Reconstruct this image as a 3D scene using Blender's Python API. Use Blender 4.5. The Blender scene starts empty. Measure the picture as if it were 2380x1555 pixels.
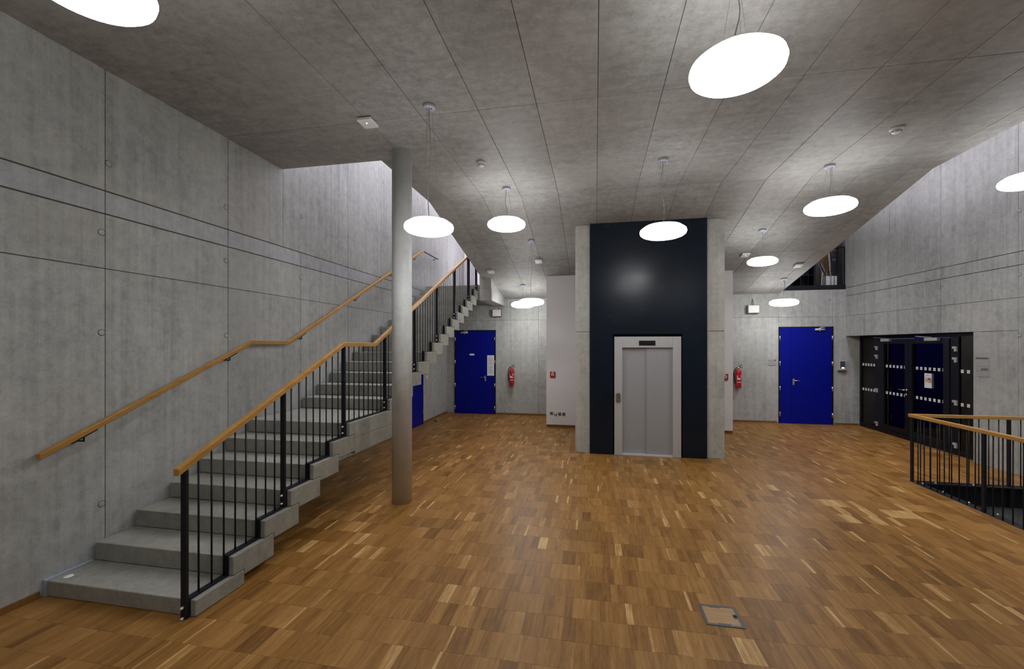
import bpy, math, random
from mathutils import Vector, Matrix
random.seed(7)
sc = bpy.context.scene
C = sc.collection

# ---------------------------------------------------------------- camera
cam_d = bpy.data.cameras.new('camera'); cam = bpy.data.objects.new('camera', cam_d); C.objects.link(cam)
cam.location = (0, 0, 1.95); cam.rotation_euler = (math.radians(90), 0, 0.191)
cam_d.sensor_width = 36; cam_d.lens = 36*1003.3/2380; cam_d.shift_y = 25.1/2380
cam_d.clip_start = .05; cam_d.clip_end = 200
sc.camera = cam
# ---------------------------------------------------------------- world (overcast sky seen through the roof lights)
w = bpy.data.worlds.new('world'); sc.world = w; w.use_nodes = True
bg = w.node_tree.nodes['Background']; bg.inputs[0].default_value = (.92, .88, 1.0, 1); bg.inputs[1].default_value = 5.0
# ---------------------------------------------------------------- exposure
sc.view_settings.view_transform = 'Standard'; sc.view_settings.look = 'None'
sc.view_settings.gamma = 1; sc.view_settings.use_curve_mapping = False
sc.view_settings.exposure = 1.10
LAMP_STRENGTH = 12.0
LAMP_COL = (.99, .99, .99, 1)
sc.cycles.use_denoising = True
sc.cycles.use_adaptive_sampling = True; sc.cycles.adaptive_threshold = .02; sc.cycles.use_light_tree = False
sc.cycles.max_bounces = 7; sc.cycles.diffuse_bounces = 4; sc.cycles.glossy_bounces = 3
sc.cycles.transmission_bounces = 6; sc.cycles.transparent_max_bounces = 8
sc.cycles.sample_clamp_indirect = 4; sc.cycles.caustics_reflective = False; sc.cycles.caustics_refractive = False

# ================================================================ materials
class NT:
    def __init__(s, name):
        s.m = bpy.data.materials.new(name); s.m.use_nodes = True; s.t = s.m.node_tree; s.n = s.t.nodes
        s.b = s.n['Principled BSDF']
    def add(s, kind, **kw):
        n = s.n.new('ShaderNode'+kind)
        for k, v in kw.items():
            if k.startswith('i_'): n.inputs[k[2:].replace('_', ' ')].default_value = v
            else: setattr(n, k, v)
        return n
    def link(s, a, b): s.t.links.new(a, b)
    def pos(s, scale=(1, 1, 1), loc=(0, 0, 0), src=None):
        if src is None:
            g = s.add('NewGeometry'); src = g.outputs['Position']
        mp = s.add('Mapping'); mp.inputs['Scale'].default_value = scale; mp.inputs['Location'].default_value = loc
        s.link(src, mp.inputs['Vector']); return mp.outputs[0]
    def noise(s, vec, scale, detail=4, rough=.55, dist=0):
        n = s.add('TexNoise'); n.inputs['Scale'].default_value = scale; n.inputs['Detail'].default_value = detail
        n.inputs['Roughness'].default_value = rough; n.inputs['Distortion'].default_value = dist
        s.link(vec, n.inputs['Vector']); return n.outputs['Fac']
    def ramp(s, fac, stops):
        r = s.add('ValToRGB'); e = r.color_ramp.elements
        while len(e) < len(stops): e.new(.5)
        for i, (p, c) in enumerate(stops):
            e[i].position = p; e[i].color = c if len(c) == 4 else (*c, 1)
        s.link(fac, r.inputs[0]); return r.outputs[0]
    def mix(s, fac, a, b, mode='MIX'):
        n = s.add('Mix', data_type='RGBA', blend_type=mode)
        for inp, v in ((n.inputs[0], fac), (n.inputs[6], a), (n.inputs[7], b)):
            if hasattr(v, 'is_output'): s.link(v, inp)
            elif isinstance(v, (int, float)): inp.default_value = v if inp.type == 'VALUE' else (v, v, v, 1)
            else: inp.default_value = v if len(v) == 4 else (*v, 1)
        return n.outputs[2]
    def math(s, op, a, b=0, c=0):
        n = s.add('Math', operation=op)
        for i, v in enumerate((a, b, c)):
            if hasattr(v, 'is_output'): s.link(v, n.inputs[i])
            else: n.inputs[i].default_value = v
        return n.outputs[0]
    def bump(s, h, strength=.2, dist=.01):
        b = s.add('Bump'); b.inputs['Strength'].default_value = strength; b.inputs['Distance'].default_value = dist
        s.link(h, b.inputs['Height']); s.link(b.outputs[0], s.b.inputs['Normal'])
    def set(s, color=None, rough=None, metal=None, **kw):
        if color is not None:
            if hasattr(color, 'is_output'): s.link(color, s.b.inputs['Base Color'])
            else: s.b.inputs['Base Color'].default_value = (*color[:3], 1)
        if rough is not None:
            if hasattr(rough, 'is_output'): s.link(rough, s.b.inputs['Roughness'])
            else: s.b.inputs['Roughness'].default_value = rough
        if metal is not None: s.b.inputs['Metallic'].default_value = metal
        for k, v in kw.items(): s.b.inputs[k.replace('_', ' ')].default_value = v
        return s.m

def concrete(name, dark, light, streak=(8, 8, .22), streak_amt=.6, panel_var=.10, holes=True, warm=(.50, .45, .38), warm_amt=.25):
    t = NT(name)
    big = t.noise(t.pos(), .7, 3, .6)
    st = t.noise(t.pos(streak), 1.6, 4, .7)
    mid = t.noise(t.pos(), 8.5, 6, .80)
    fine = t.noise(t.pos(), 70, 1, .6)
    f = t.math('ADD', t.math('MULTIPLY', big, .34), t.math('MULTIPLY', st, streak_amt*.6))
    f = t.math('ADD', f, t.math('MULTIPLY', mid, .52))
    f = t.math('ADD', f, t.math('MULTIPLY', fine, .12))
    f = t.math('DIVIDE', f, .98+streak_amt*.6)
    col = t.ramp(f, [(.385, dark), (.49, tuple((a+b)/2 for a, b in zip(dark, light))), (.60, light)])
    blot = t.noise(t.pos((1, 1, .6), (7.7, 3.1, 2.2)), 4.0, 6, .82)
    col = t.mix(t.ramp(blot, [(.54, (0, 0, 0)), (.70, (.40, .40, .40))]), col, tuple(c*.62 for c in dark))
    wn = t.noise(t.pos((1, 1, 1), (4.2, 1.7, 9.1)), .55, 2, .6)
    wf = t.ramp(wn, [(.45, (0, 0, 0)), (.65, (warm_amt,)*3)])
    col = t.mix(wf, col, warm, 'MIX')
    oi = t.add('ObjectInfo')
    pv = t.math('MULTIPLY_ADD', oi.outputs['Random'], panel_var, 1-panel_var*.5)
    col = t.mix(1.0, col, pv, 'MULTIPLY')
    h = fine
    if holes:
        v = t.add('TexVoronoi'); v.inputs['Scale'].default_value = 6.5
        t.link(t.pos(), v.inputs['Vector'])
        hole = t.ramp(v.outputs['Distance'], [(.018, (1, 1, 1)), (.034, (0, 0, 0))])
        col = t.mix(t.math('MULTIPLY', hole, .55), col, (.06, .06, .055))
    t.bump(h, .12, .003)
    rough = t.math('MULTIPLY_ADD', mid, .25, .45)
    return t.set(col, rough, Specular_IOR_Level=.35)

M = {}
M['wall'] = concrete('concrete_wall', (.25, .260, .248), (.48, .492, .468), warm=(.38, .37, .345))
M['ceil'] = concrete('concrete_ceiling', (.195, .190, .182), (.40, .393, .38), streak=(1.2, 7, 5), streak_amt=.35, panel_var=.16, warm=(.34, .32, .295), warm_amt=.35)
M['step'] = concrete('concrete_step', (.195, .193, .168), (.33, .325, .285), streak=(3, 3, 3), streak_amt=.2, panel_var=.12, warm=(.20, .19, .155))
M['column'] = concrete('concrete_column', (.46, .47, .465), (.60, .615, .605), streak=(4, 4, .5), panel_var=0)
M['pillar'] = concrete('concrete_pillar', (.30, .305, .28), (.54, .545, .505), panel_var=.06)

def plain(name, color, rough=.5, metal=0, noise_amt=.06, nscale=12, **kw):
    t = NT(name)
    n = t.noise(t.pos(), nscale, 4, .6)
    a = tuple(max(0, c*(1-noise_amt)) for c in color); b = tuple(c*(1+noise_amt) for c in color)
    col = t.ramp(n, [(.3, a), (.7, b)])
    r = t.math('MULTIPLY_ADD', n, .08, rough-.04)
    return t.set(col, r, metal, **kw)
M['band'] = concrete('concrete_band', (.262, .274, .282), (.47, .485, .492), warm=(.36, .365, .375))
M['joint'] = plain('dark_joint', (.07, .07, .065), .9)
M['black'] = plain('black_steel', (.010, .012, .017), .42, 0, .2, 20, Specular_IOR_Level=.22)
M['bronze'] = plain('dark_door_frame', (.007, .008, .011), .40, 0, .15, 20, Specular_IOR_Level=.2)
M['panel'] = plain('navy_black_panel', (.0055, .0105, .0200), .26, 0, .12, 3, Specular_IOR_Level=.26)
M['blue'] = plain('blue_paint', (.0006, .0045, .215), .42, 0, .05, 6, Specular_IOR_Level=.2)
M['white_paint'] = plain('white_plaster', (.80, .77, .785), .8, 0, .03, 1.5)
M['white'] = plain('white_plastic', (.74, .74, .72), .4, 0, .03)
M['grey_plastic'] = plain('grey_plastic', (.16, .16, .15), .5)
M['silver'] = plain('brushed_metal', (.52, .525, .54), .42, .35, .05, 40)
M['leaf_metal'] = plain('brushed_leaf', (.37, .38, .40), .45, .3, .05, 40)
M['chrome'] = plain('chrome', (.80, .80, .82), .15, 1.0, .02)
M['canopy'] = plain('canopy_metal', (.42, .44, .52), .4, .3)
M['red'] = plain('red_lacquer', (.42, .012, .014), .3, 0, .06)
M['alarm_red'] = plain('alarm_red', (.36, .010, .016), .45, 0, .06)
M['rubber'] = plain('black_rubber', (.008, .008, .009), .6, Specular_IOR_Level=.2)
M['paper'] = plain('paper', (.78, .78, .80), .8, 0, .02)
M['print'] = plain('print_grey', (.33, .33, .36), .8, 0, .25, 90)
M['skin'] = plain('print_peach', (.62, .36, .28), .8, 0, .4, 60)
M['print_dark'] = plain('print_dark', (.06, .04, .05), .8)
M['slate'] = plain('slate_plastic', (.055, .062, .075), .45)
M['sign_metal'] = plain('sign_plate', (.36, .37, .36), .5, .2)
M['sign_dark'] = plain('sign_print', (.10, .105, .11), .5)
M['marker'] = plain('frosted_marker', (.86, .87, .88), .6, 0, .03)
M['sealant'] = plain('sealant', (.34, .38, .46), .7)
M['bolt'] = plain('bolt_zinc', (.80, .80, .82), .3, .35, .02)
M['cable'] = plain('cable_grey', (.30, .30, .29), .5)
M['cardboard'] = plain('cardboard', (.13, .075, .03), .8, 0, .2)
M['beige'] = plain('beige_board', (.45, .36, .27), .7, 0, .1)
M['boxwhite'] = plain('white_carton', (.72, .74, .73), .6, 0, .1)
M['lilac'] = plain('lilac_tube', (.22, .20, .29), .5, 0, .2)
M['blackboard'] = plain('blackboard', (.006, .006, .008), .6)
M['chalk'] = plain('chalk', (.5, .55, .6), .9)
M['dark_shelf'] = plain('dark_shelf', (.012, .016, .026), .5)

def wood(name, tones, attr=False, grain_axis=1, rough=.40, gscale=1.0):
    """oak: grain runs along grain_axis; per-piece tone from a colour attribute or the object's random value"""
    t = NT(name)
    if attr:
        a = t.add('VertexColor'); a.layer_name = 'tone'
        sep = t.add('SeparateColor'); t.link(a.outputs['Color'], sep.inputs[0])
        r1, r2 = sep.outputs[0], sep.outputs[1]
    else:
        oi = t.add('ObjectInfo'); r1 = t.math('MULTIPLY_ADD', oi.outputs['Random'], .2, .4); r2 = oi.outputs['Random']
    g = t.add('NewGeometry')
    off = t.add('CombineXYZ'); 
    for i in range(3): t.link(t.math('MULTIPLY', r2, (37.0, 91.0, 53.0)[i]), off.inputs[i])
    va = t.add('VectorMath', operation='ADD'); t.link(g.outputs['Position'], va.inputs[0]); t.link(off.outputs[0], va.inputs[1])
    sc3 = [38*gscale]*3; sc3[grain_axis] = 2.4*gscale
    g1 = t.noise(t.pos(tuple(sc3), src=va.outputs[0]), 1.0, 5, .62, .6)
    sc4 = [150*gscale]*3; sc4[grain_axis] = 5*gscale
    g2 = t.noise(t.pos(tuple(sc4), src=va.outputs[0]), 1.0, 3, .6)
    sc5 = [16*gscale]*3; sc5[grain_axis] = 5*gscale
    g3 = t.noise(t.pos(tuple(sc5), src=va.outputs[0]), 1.0, 3, .7, 1.2)
    r1 = t.math('ADD', r1, t.math('MULTIPLY', t.math('SUBTRACT', g3, .5), .35))
    tone = t.math('ADD', r1, t.math('MULTIPLY', t.math('SUBTRACT', g1, .5), .75))
    tone = t.math('ADD', tone, t.math('MULTIPLY', t.math('SUBTRACT', g2, .5), .28))
    col = t.ramp(tone, tones)
    t.bump(g2, .06, .002)
    r = t.math('MULTIPLY_ADD', g1, .12, rough-.06)
    return t.set(col, r, Specular_IOR_Level=.2)
OAK = [(.0, (.078, .032, .006)), (.28, (.172, .078, .016)), (.5, (.268, .129, .031)), (.72, (.365, .190, .056)), (.95, (.58, .38, .165))]
M['parquet'] = wood('oak_parquet', OAK, True)
M['parquet_base'] = plain('parquet_joint', (.07, .036, .014), .7)
RAIL = [(.0, (.24, .115, .025)), (.4, (.40, .21, .055)), (.6, (.48, .27, .08)), (1, (.62, .39, .15))]
M['rail'] = wood('oak_handrail', RAIL, False, 1, .30, .6)
M['railx'] = wood('oak_handrail_cross', RAIL, False, 0, .30, .6)
M['lid'] = wood('oak_lid', [(.0, (.27, .15, .07)), (.5, (.40, .25, .125)), (1, (.52, .35, .19))], False, 0, .4)
M['baseboard'] = wood('oak_baseboard', [(.0, (.10, .05, .015)), (.5, (.20, .10, .03)), (1, (.3, .17, .06))], False, 0, .45)

t = NT('lamp_glow'); t.b.inputs['Emission Color'].default_value = LAMP_COL; t.b.inputs['Emission Strength'].default_value = LAMP_STRENGTH
M['glow'] = t.set((.9, .9, .9), .5); M['glow'].cycles.emission_sampling = 'FRONT'
t = NT('led'); t.b.inputs['Emission Color'].default_value = (1, 1, 1, 1); t.b.inputs['Emission Strength'].default_value = .8
M['led'] = t.set((.9, .9, .9), .4)
t = NT('amber_display'); t.b.inputs['Emission Color'].default_value = (1, .75, .35, 1); t.b.inputs['Emission Strength'].default_value = 1.6
M['amber'] = t.set((.8, .6, .3), .4)
# glass tinted dark to dim the corridor behind; straight-through with a fresnel reflection
t = NT('darkened_glass'); t.n.remove(t.b)
tr = t.add('BsdfTransparent'); tr.inputs[0].default_value = (.55, .58, .58, 1)
gl = t.add('BsdfGlossy'); gl.inputs['Roughness'].default_value = .02
fr = t.add('Fresnel'); fr.inputs[0].default_value = 1.45
mx = t.add('MixShader'); t.link(fr.outputs[0], mx.inputs[0]); t.link(tr.outputs[0], mx.inputs[1]); t.link(gl.outputs[0], mx.inputs[2])
t.link(mx.outputs[0], t.n['Material Output'].inputs[0]); M['glass'] = t.m

# ================================================================ mesh helpers
WORLD = {}   # object -> world origin of its local frame (None: children are given in local coordinates)
def link(o, parent=None):
    C.objects.link(o)
    if parent is not None: o.parent = parent
    return o
def tag(o, label=None, cat=None, group=None, kind=None):
    if label: o['label'] = label
    if cat: o['category'] = cat
    if group: o['group'] = group
    if kind: o['kind'] = kind
    return o
def empty(name, loc, label=None, cat=None, group=None, kind=None, parent=None):
    o = bpy.data.objects.new(name, None); o.empty_display_size = .1
    link(o, parent); o.location = loc if parent is None else Vector(loc)-Vector(WORLD[parent])
    WORLD[o] = tuple(loc); return tag(o, label, cat, group, kind)

class MB:
    def __init__(s): s.v = []; s.f = []; s.sm = set()
    def box(s, x0, x1, y0, y1, z0, z1):
        b = len(s.v)
        s.v += [(x, y, z) for z in (z0, z1) for y in (y0, y1) for x in (x0, x1)]
        s.f += [tuple(b+i for i in q) for q in ((0, 2, 3, 1), (4, 5, 7, 6), (0, 1, 5, 4), (2, 6, 7, 3), (0, 4, 6, 2), (1, 3, 7, 5))]
        return s
    def prism(s, poly, axis, a, b):
        """poly: list of 2-d points; extruded along axis 0/1/2 from a to b (points are the other two axes in order)"""
        n = len(poly); o = len(s.v)
        def P(p, t):
            q = [p[0], p[1]]; q.insert(axis, t); return tuple(q)
        s.v += [P(p, a) for p in poly]+[P(p, b) for p in poly]
        s.f.append(tuple(o+i for i in range(n))[::-1]); s.f.append(tuple(o+n+i for i in range(n)))
        for i in range(n):
            j = (i+1) % n; s.f.append((o+i, o+j, o+n+j, o+n+i))
        return s
    def tube(s, pts, r, n=8, cap=True):
        pts = [Vector(p) for p in pts]; o = len(s.v); k = len(pts)
        up = None
        for i, p in enumerate(pts):
            d = (pts[min(i+1, k-1)]-pts[max(i-1, 0)]).normalized()
            if up is None: up = Vector((0, 0, 1)) if abs(d.z) < .9 else Vector((1, 0, 0))
            a = d.cross(up).normalized(); b = a.cross(d).normalized(); up = b
            rr = r[i] if isinstance(r, (list, tuple)) else r
            for j in range(n):
                t_ = 2*math.pi*j/n; s.v.append(tuple(p+a*math.cos(t_)*rr+b*math.sin(t_)*rr))
        for i in range(k-1):
            for j in range(n):
                j2 = (j+1) % n; s.sm.add(len(s.f)); s.f.append((o+i*n+j, o+i*n+j2, o+(i+1)*n+j2, o+(i+1)*n+j))
        if cap:
            s.f.append(tuple(o+j for j in range(n))[::-1]); s.f.append(tuple(o+(k-1)*n+j for j in range(n)))
        return s
    def bar(s, pts, wx, wz):
        """rectangular bar swept along pts lying in a plane x = const; section wx wide in x, wz deep, vertical mitres"""
        o = len(s.v); k = len(pts)
        for (x, y, z) in pts:
            s.v += [(x-wx/2, y, z-wz), (x+wx/2, y, z-wz), (x+wx/2, y, z), (x-wx/2, y, z)]
        for i in range(k-1):
            for j in range(4):
                j2 = (j+1) % 4; s.f.append((o+i*4+j, o+i*4+j2, o+i*4+4+j2, o+i*4+4+j))
        s.f.append((o+3, o+2, o+1, o)); s.f.append(tuple(o+(k-1)*4+j for j in range(4)))
        return s
    def lathe(s, prof, c, n=32, axis='z'):
        """prof: (r, h) list; revolved about an axis through c"""
        o = len(s.v); k = len(prof)
        for r, h in prof:
            for j in range(n):
                a = 2*math.pi*j/n; u, v_ = r*math.cos(a), r*math.sin(a)
                if axis == 'z': p = (c[0]+u, c[1]+v_, c[2]+h)
                elif axis == 'y': p = (c[0]+u, c[1]+h, c[2]-v_)
                else: p = (c[0]+h, c[1]+u, c[2]+v_)
                s.v.append(p)
        for i in range(k-1):
            for j in range(n):
                j2 = (j+1) % n; s.sm.add(len(s.f)); s.f.append((o+i*n+j, o+i*n+j2, o+(i+1)*n+j2, o+(i+1)*n+j))
        s.f.append(tuple(o+j for j in range(n))[::-1]); s.f.append(tuple(o+(k-1)*n+j for j in range(n)))
        return s
    def build(s, name, mat, parent=None, bevel=0, seg=2, origin=None, local=False, label=None, cat=None, group=None, kind=None, attr=None):
        xs, ys, zs = zip(*s.v)
        if origin is None: origin = ((min(xs)+max(xs))/2, (min(ys)+max(ys))/2, min(zs))
        me = bpy.data.meshes.new(name)
        me.from_pydata([(x-origin[0], y-origin[1], z-origin[2]) for x, y, z in s.v], [], s.f)
        if s.sm:
            for i in s.sm: me.polygons[i].use_smooth = True
        me.materials.append(M[mat]); me.update()
        if attr is not None:
            ca = me.color_attributes.new('tone', 'FLOAT_COLOR', 'CORNER')
            ca.data.foreach_set('color', attr)
        o = bpy.data.objects.new(name, me); link(o, parent)
        if parent is not None and WORLD.get(parent) is not None and not local:
            o.location = Vector(origin)-Vector(WORLD[parent])
        else: o.location = origin
        WORLD[o] = origin if not local else None
        if bevel:
            m = o.modifiers.new('bevel', 'BEVEL'); m.width = bevel; m.segments = seg; m.limit_method = 'ANGLE'
        return tag(o, label, cat, group, kind)
def box(name, mat, b, parent=None, **kw): return MB().box(*b).build(name, mat, parent, **kw)
def dup(root, loc):
    """copy a thing with its parts and sub-parts"""
    def cp(o, par):
        c = o.copy(); link(c, par); WORLD[c] = WORLD.get(o)
        for ch in [q for q in o.children]: cp(ch, c)
        return c
    r = cp(root, None); r.location = loc; WORLD[r] = tuple(loc); return r

# ================================================================ dimensions of the hall
XL, XR, YB = -4.22, 6.33, 11.90
ZC, YF, SL = 4.365, 6.88, .222             # flat ceiling, fold line, slope beyond the fold
XSL, XSR, YSE = -2.75, 4.53, 5.22          # slab edges beside the two open wells
ROOF = 7.3
Y0 = -3.5
def zc(y): return ZC if y <= YF else ZC-SL*(y-YF)

# ================================================================ floor
floor = MB()
HX0, HY1 = 4.445, 7.18                      # stairwell opening
floor.box(XL-.3, HX0, Y0, YB+.3, -.30, -.012)
floor.box(HX0, XR+.05, HY1, YB+.3, -.30, -.012)
floor = floor.build('floor', 'parquet_base', kind='structure', origin=(0, 0, 0))
tag(floor, 'oak strip parquet floor of the foyer', 'floor')
# oak strips: rows 0.25 m deep, aligned, strips of unequal width
FWD = (-math.sin(.191), math.cos(.191)); RGT = (math.cos(.191), math.sin(.191))
def in_frame_area(x0, x1, y0, y1):
    def pr(x, y):
        d = x*FWD[0]+y*FWD[1]
        if d < .3: return None
        return 1190+1003.3*(x*RGT[0]+y*RGT[1])/d, 802.6+1003.3*1.95/d
    q = [pr(x0, y0), pr(x1, y0), pr(x1, y1), pr(x0, y1)]
    if any(p is None for p in q): return 0
    cx = sum(p[0] for p in q)/4; cy = sum(p[1] for p in q)/4
    if not (0 < cx < 2380 and cy < 1555): return 0
    return abs(sum(q[i][0]*q[(i+1) % 4][1]-q[(i+1) % 4][0]*q[i][1] for i in range(4)))/2
def hidden(x, y):                             # strips that lie under steps, shaft or store room
    return (-.3 < x < 2.1 and 8.1 < y < 10.3) or (-1.1 < x < 2.9 and y > 10.4) or (x < -2.9 and 2.75 < y < 3.0)
strips = []
k0 = int(math.floor((-.6-2.615)/.25))
k = k0
while 2.615+.25*k < YB:
    ya, yb = 2.615+.25*k, min(YB, 2.615+.25*(k+1))
    x = XL-random.random()*.06
    while x < XR:
        u = random.random(); wd = random.choice((.038, .055, .060, .064, .070, .082, .092, .115, .132)) if u > .05 else .016+random.random()*.012; xa, xb = max(x, XL), min(x+wd, XR); x += wd
        if ya < HY1 < yb and xa > HX0: yy = HY1
        elif yb <= HY1 and xa >= HX0: continue
        else: yy = ya
        if yb <= HY1 and xb > HX0: xb = HX0
        if xb-xa < .006 or hidden((xa+xb)/2, (ya+yb)/2): continue
        tone = .5+random.gauss(0, .075)
        if u < .05: tone = .74+random.random()*.16
        elif u < .072 and wd < .09: tone = .74+random.random()*.12
        elif u < .14: tone = .31+random.random()*.07
        cxm, cym = (xa+xb)/2, (ya+yb)/2
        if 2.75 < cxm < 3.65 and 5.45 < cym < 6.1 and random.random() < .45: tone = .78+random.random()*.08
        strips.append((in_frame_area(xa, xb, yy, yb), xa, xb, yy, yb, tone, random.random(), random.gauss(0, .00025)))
    k += 1
strips.sort(key=lambda s: -s[0])
g_ = .0007
def strip_geo(mb, s):
    _, xa, xb, ya, yb, tone, r2, dz = s
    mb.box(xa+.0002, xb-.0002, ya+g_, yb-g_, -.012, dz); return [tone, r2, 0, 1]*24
for s in strips[:300]:
    mb = MB(); at = strip_geo(mb, s)
    mb.build('parquet_strip', 'parquet', floor, attr=at)
mb = MB(); at = []
for s in strips[300:]: at += strip_geo(mb, s)
mb.build('parquet_field', 'parquet', floor, attr=at, kind='stuff')

# ================================================================ walls
def panels(parent, mat, cells, face, gap=.003, depth=.02, local=False, name='concrete_panel'):
    """cells: (u0, u1, z0, z1); face(u0, u1, z0, z1) -> box bounds"""
    for c in cells:
        u0, u1, z0, z1 = c
        box(name, mat, face(u0+gap, u1-gap, z0+gap, z1-gap), parent, bevel=.0025, seg=1, local=local)
def plug(parent, mat, c, axis, r=.029, local=False):
    sg = -1 if axis == 'y' else 1
    p = MB().lathe([(r, -.002*sg), (r, .0006*sg), (.001, .0006*sg)], c, 20, axis).build('tie_hole_plug', 'joint', parent, local=local, origin=c)
    d = MB().lathe([(r*.84, 0), (r*.84, .0022*sg), (r*.74, .0030*sg), (.001, .0030*sg)], (0, 0, 0), 20, axis).build('plug_face', 'wall', p, local=True, origin=(0, 0, 0))

# left wall, panels along y
wl = box('wall_left', 'joint', (XL-.3, XL-.008, Y0, 13.6, 0, ROOF), kind='structure', origin=(XL, 0, 0))
tag(wl, 'tall fair-faced concrete wall beside the staircase', 'wall')
ys = [Y0, -2.08, -.80, .48, 1.76, 3.04, 4.33, 5.59, 6.82, 8.11, 9.39, 10.67, 11.95, 13.6]
lo = [(a, b, z0, z1) for a, b in zip(ys[:-1], ys[1:]) for z0, z1 in ((0, 2.622), (2.622, 3.099))]
band = [(a, b, 3.104, 3.301) for a, b in zip(ys[:-1], ys[1:])]
ysu = [Y0, -2.08, -.80, .48, 1.76, 3.04, 4.33, 5.235, 6.82, 8.11, 9.39, 10.67, 11.95, 13.6]
up = [(a, b, 3.306, 5.92) for a, b in zip(ysu[:-1], ysu[1:])]+[(a, b, 5.92, ROOF) for a, b in zip(ysu[:-1], ysu[1:])]
panels(wl, 'wall', lo+up, lambda a, b, z0, z1: (XL-.03, XL, a, b, z0, z1))
panels(wl, 'band', band, lambda a, b, z0, z1: (XL-.03, XL, a, b, z0, z1))
for y, z in ((3.01, 2.933), (3.065, 3.554), (3.01, 2.061), (4.297, 2.934), (4.297, 3.554), (3.01, .571), (4.303, 2.063), (5.587, 2.937), (5.62, 3.833), (6.836, 3.856), (5.60, 2.06), (6.84, 2.94), (8.09, 5.25), (8.10, 3.86)):
    plug(wl, 'wall', (XL, y, z), 'x')
# back wall
wb = box('wall_back', 'joint', (XL-.3, 6.75, YB+.008, YB+.30, 0, 3.32), kind='structure', origin=(0, YB, 0))
tag(wb, 'fair-faced concrete back wall with blue doors', 'wall')
xs = [XL, -2.772, -1.55, -.3, .95, 2.2, 3.3, 4.513, 5.715, 6.75]
cells = [(a, b, z0, z1) for a, b in zip(xs[:-1], xs[1:]) for z0, z1 in ((0, 2.655), (2.655, 3.32))]
panels(wb, 'wall', cells, lambda a, b, z0, z1: (a, b, YB, YB+.03, z0, z1), gap=.0025)
for x, z in ((-1.49, 1.95), (-1.49, 3.05), (3.36, 2.0), (3.36, .75), (5.66, 3.07)): plug(wb, 'wall', (x, YB, z), 'y', .028)
# right wall, slightly skewed in plan; local x runs towards the camera, local y points out of the hall
wr = bpy.data.objects.new('wall_right', bpy.data.meshes.new('wall_right'))
mb = MB()
mb.box(3.44, 15.6, .008, .28, 0, 2.172).box(0, 15.6, .008, .28, 2.172, ROOF)
wr.data.from_pydata(mb.v, [], mb.f); wr.data.materials.append(M['joint']); link(wr)
wr.location = (6.0, 11.94, 0); wr.rotation_euler = (0, 0, math.atan2(-1, .051)); WORLD[wr] = None
tag(wr, 'tall fair-faced concrete wall above the glazed doors', 'wall', kind='structure')
ss = [0, .21, 1.50, 2.79, 4.165, 5.45, 6.74, 8.03, 9.32, 10.6, 11.9, 13.2, 15.6]
cells = []
for a, b in zip(ss[:-1], ss[1:]):
    if a >= 3.44: cells.append((a, b, 0, 2.665))
    elif b > 3.44: cells += [(3.44, b, 0, 2.172), (a, b, 2.172, 2.665)]
    else: cells.append((a, b, 2.172, 2.665))
    cells += [(a, b, 2.665, 3.147), (a, b, 3.152, 3.348), (a, b, 3.353, 5.95), (a, b, 5.95, ROOF)]
panels(wr, 'wall', cells, lambda a, b, z0, z1: (a, b, 0, .03, z0, z1), local=True)
for s_, z in ((1.494, 3.915), (1.507, 2.988), (2.81, 3.923), (2.765, 2.996), (4.185, 3.008), (4.185, 3.958), (4.185, 2.095), (2.81, 3.25)):
    plug(wr, 'wall', (s_, 0, z), 'y', local=True)
# jamb and soffit of the recess that holds the glazed doors
MB().box(6.178, 6.60, 8.40, 8.515, 0, 2.172).box(6.20, 6.60, 8.50, 11.9, 2.172, 2.40).build('trim_1', 'wall', kind='structure', label='concrete jamb and soffit around the glazed doors', cat='trim')
# wall behind the camera and upper storey closing walls
wf = box('wall_front', 'joint', (XL-.3, 7.2, Y0-.3, Y0, -3.4, ROOF), kind='structure'); tag(wf, 'concrete wall behind the camera', 'wall')
panels(wf, 'wall', [(XL+i*2.2, XL+(i+1)*2.2, z0, z1) for i in range(5) for z0, z1 in ((0, 2.65), (2.65, 5.2))], lambda a, b, z0, z1: (a, b, Y0, Y0+.02, z0, z1))
# store room with white walls behind the lift
ws = MB().box(-1.155, 2.985, 10.30, YB+.01, .055, 3.78).build('wall_store', 'white_paint', kind='structure', bevel=.004)
tag(ws, 'white plastered store room wall behind the lift shaft', 'wall')
box('baseboard_store', 'baseboard', (-1.15, 2.98, 10.312, YB, 0, .055), kind='structure', label='dark recessed plinth below the white wall', cat='baseboard')
box('baseboard_back', 'baseboard', (-2.75, -1.15, YB-.012, YB, 0, .05), kind='structure', label='thin oak skirting beside the left extinguisher', cat='baseboard')
box('baseboard_right', 'baseboard', (2.99, 4.47, YB-.012, YB, 0, .05), kind='structure', label='thin oak skirting below the right extinguisher', cat='baseboard')
box('baseboard_corner', 'baseboard', (5.76, 6.28, YB-.012, YB, 0, .05), kind='structure', label='short oak skirting between blue door and glazed doors', cat='baseboard')
box('baseboard_left', 'baseboard', (XL, XL+.012, 10.14, YB, 0, .05), kind='structure', label='oak skirting under the upper flight', cat='baseboard')
box('baseboard_front', 'baseboard', (XL, XL+.012, Y0, 2.58, 0, .05), kind='structure', label='oak skirting before the first step', cat='baseboard')

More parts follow.
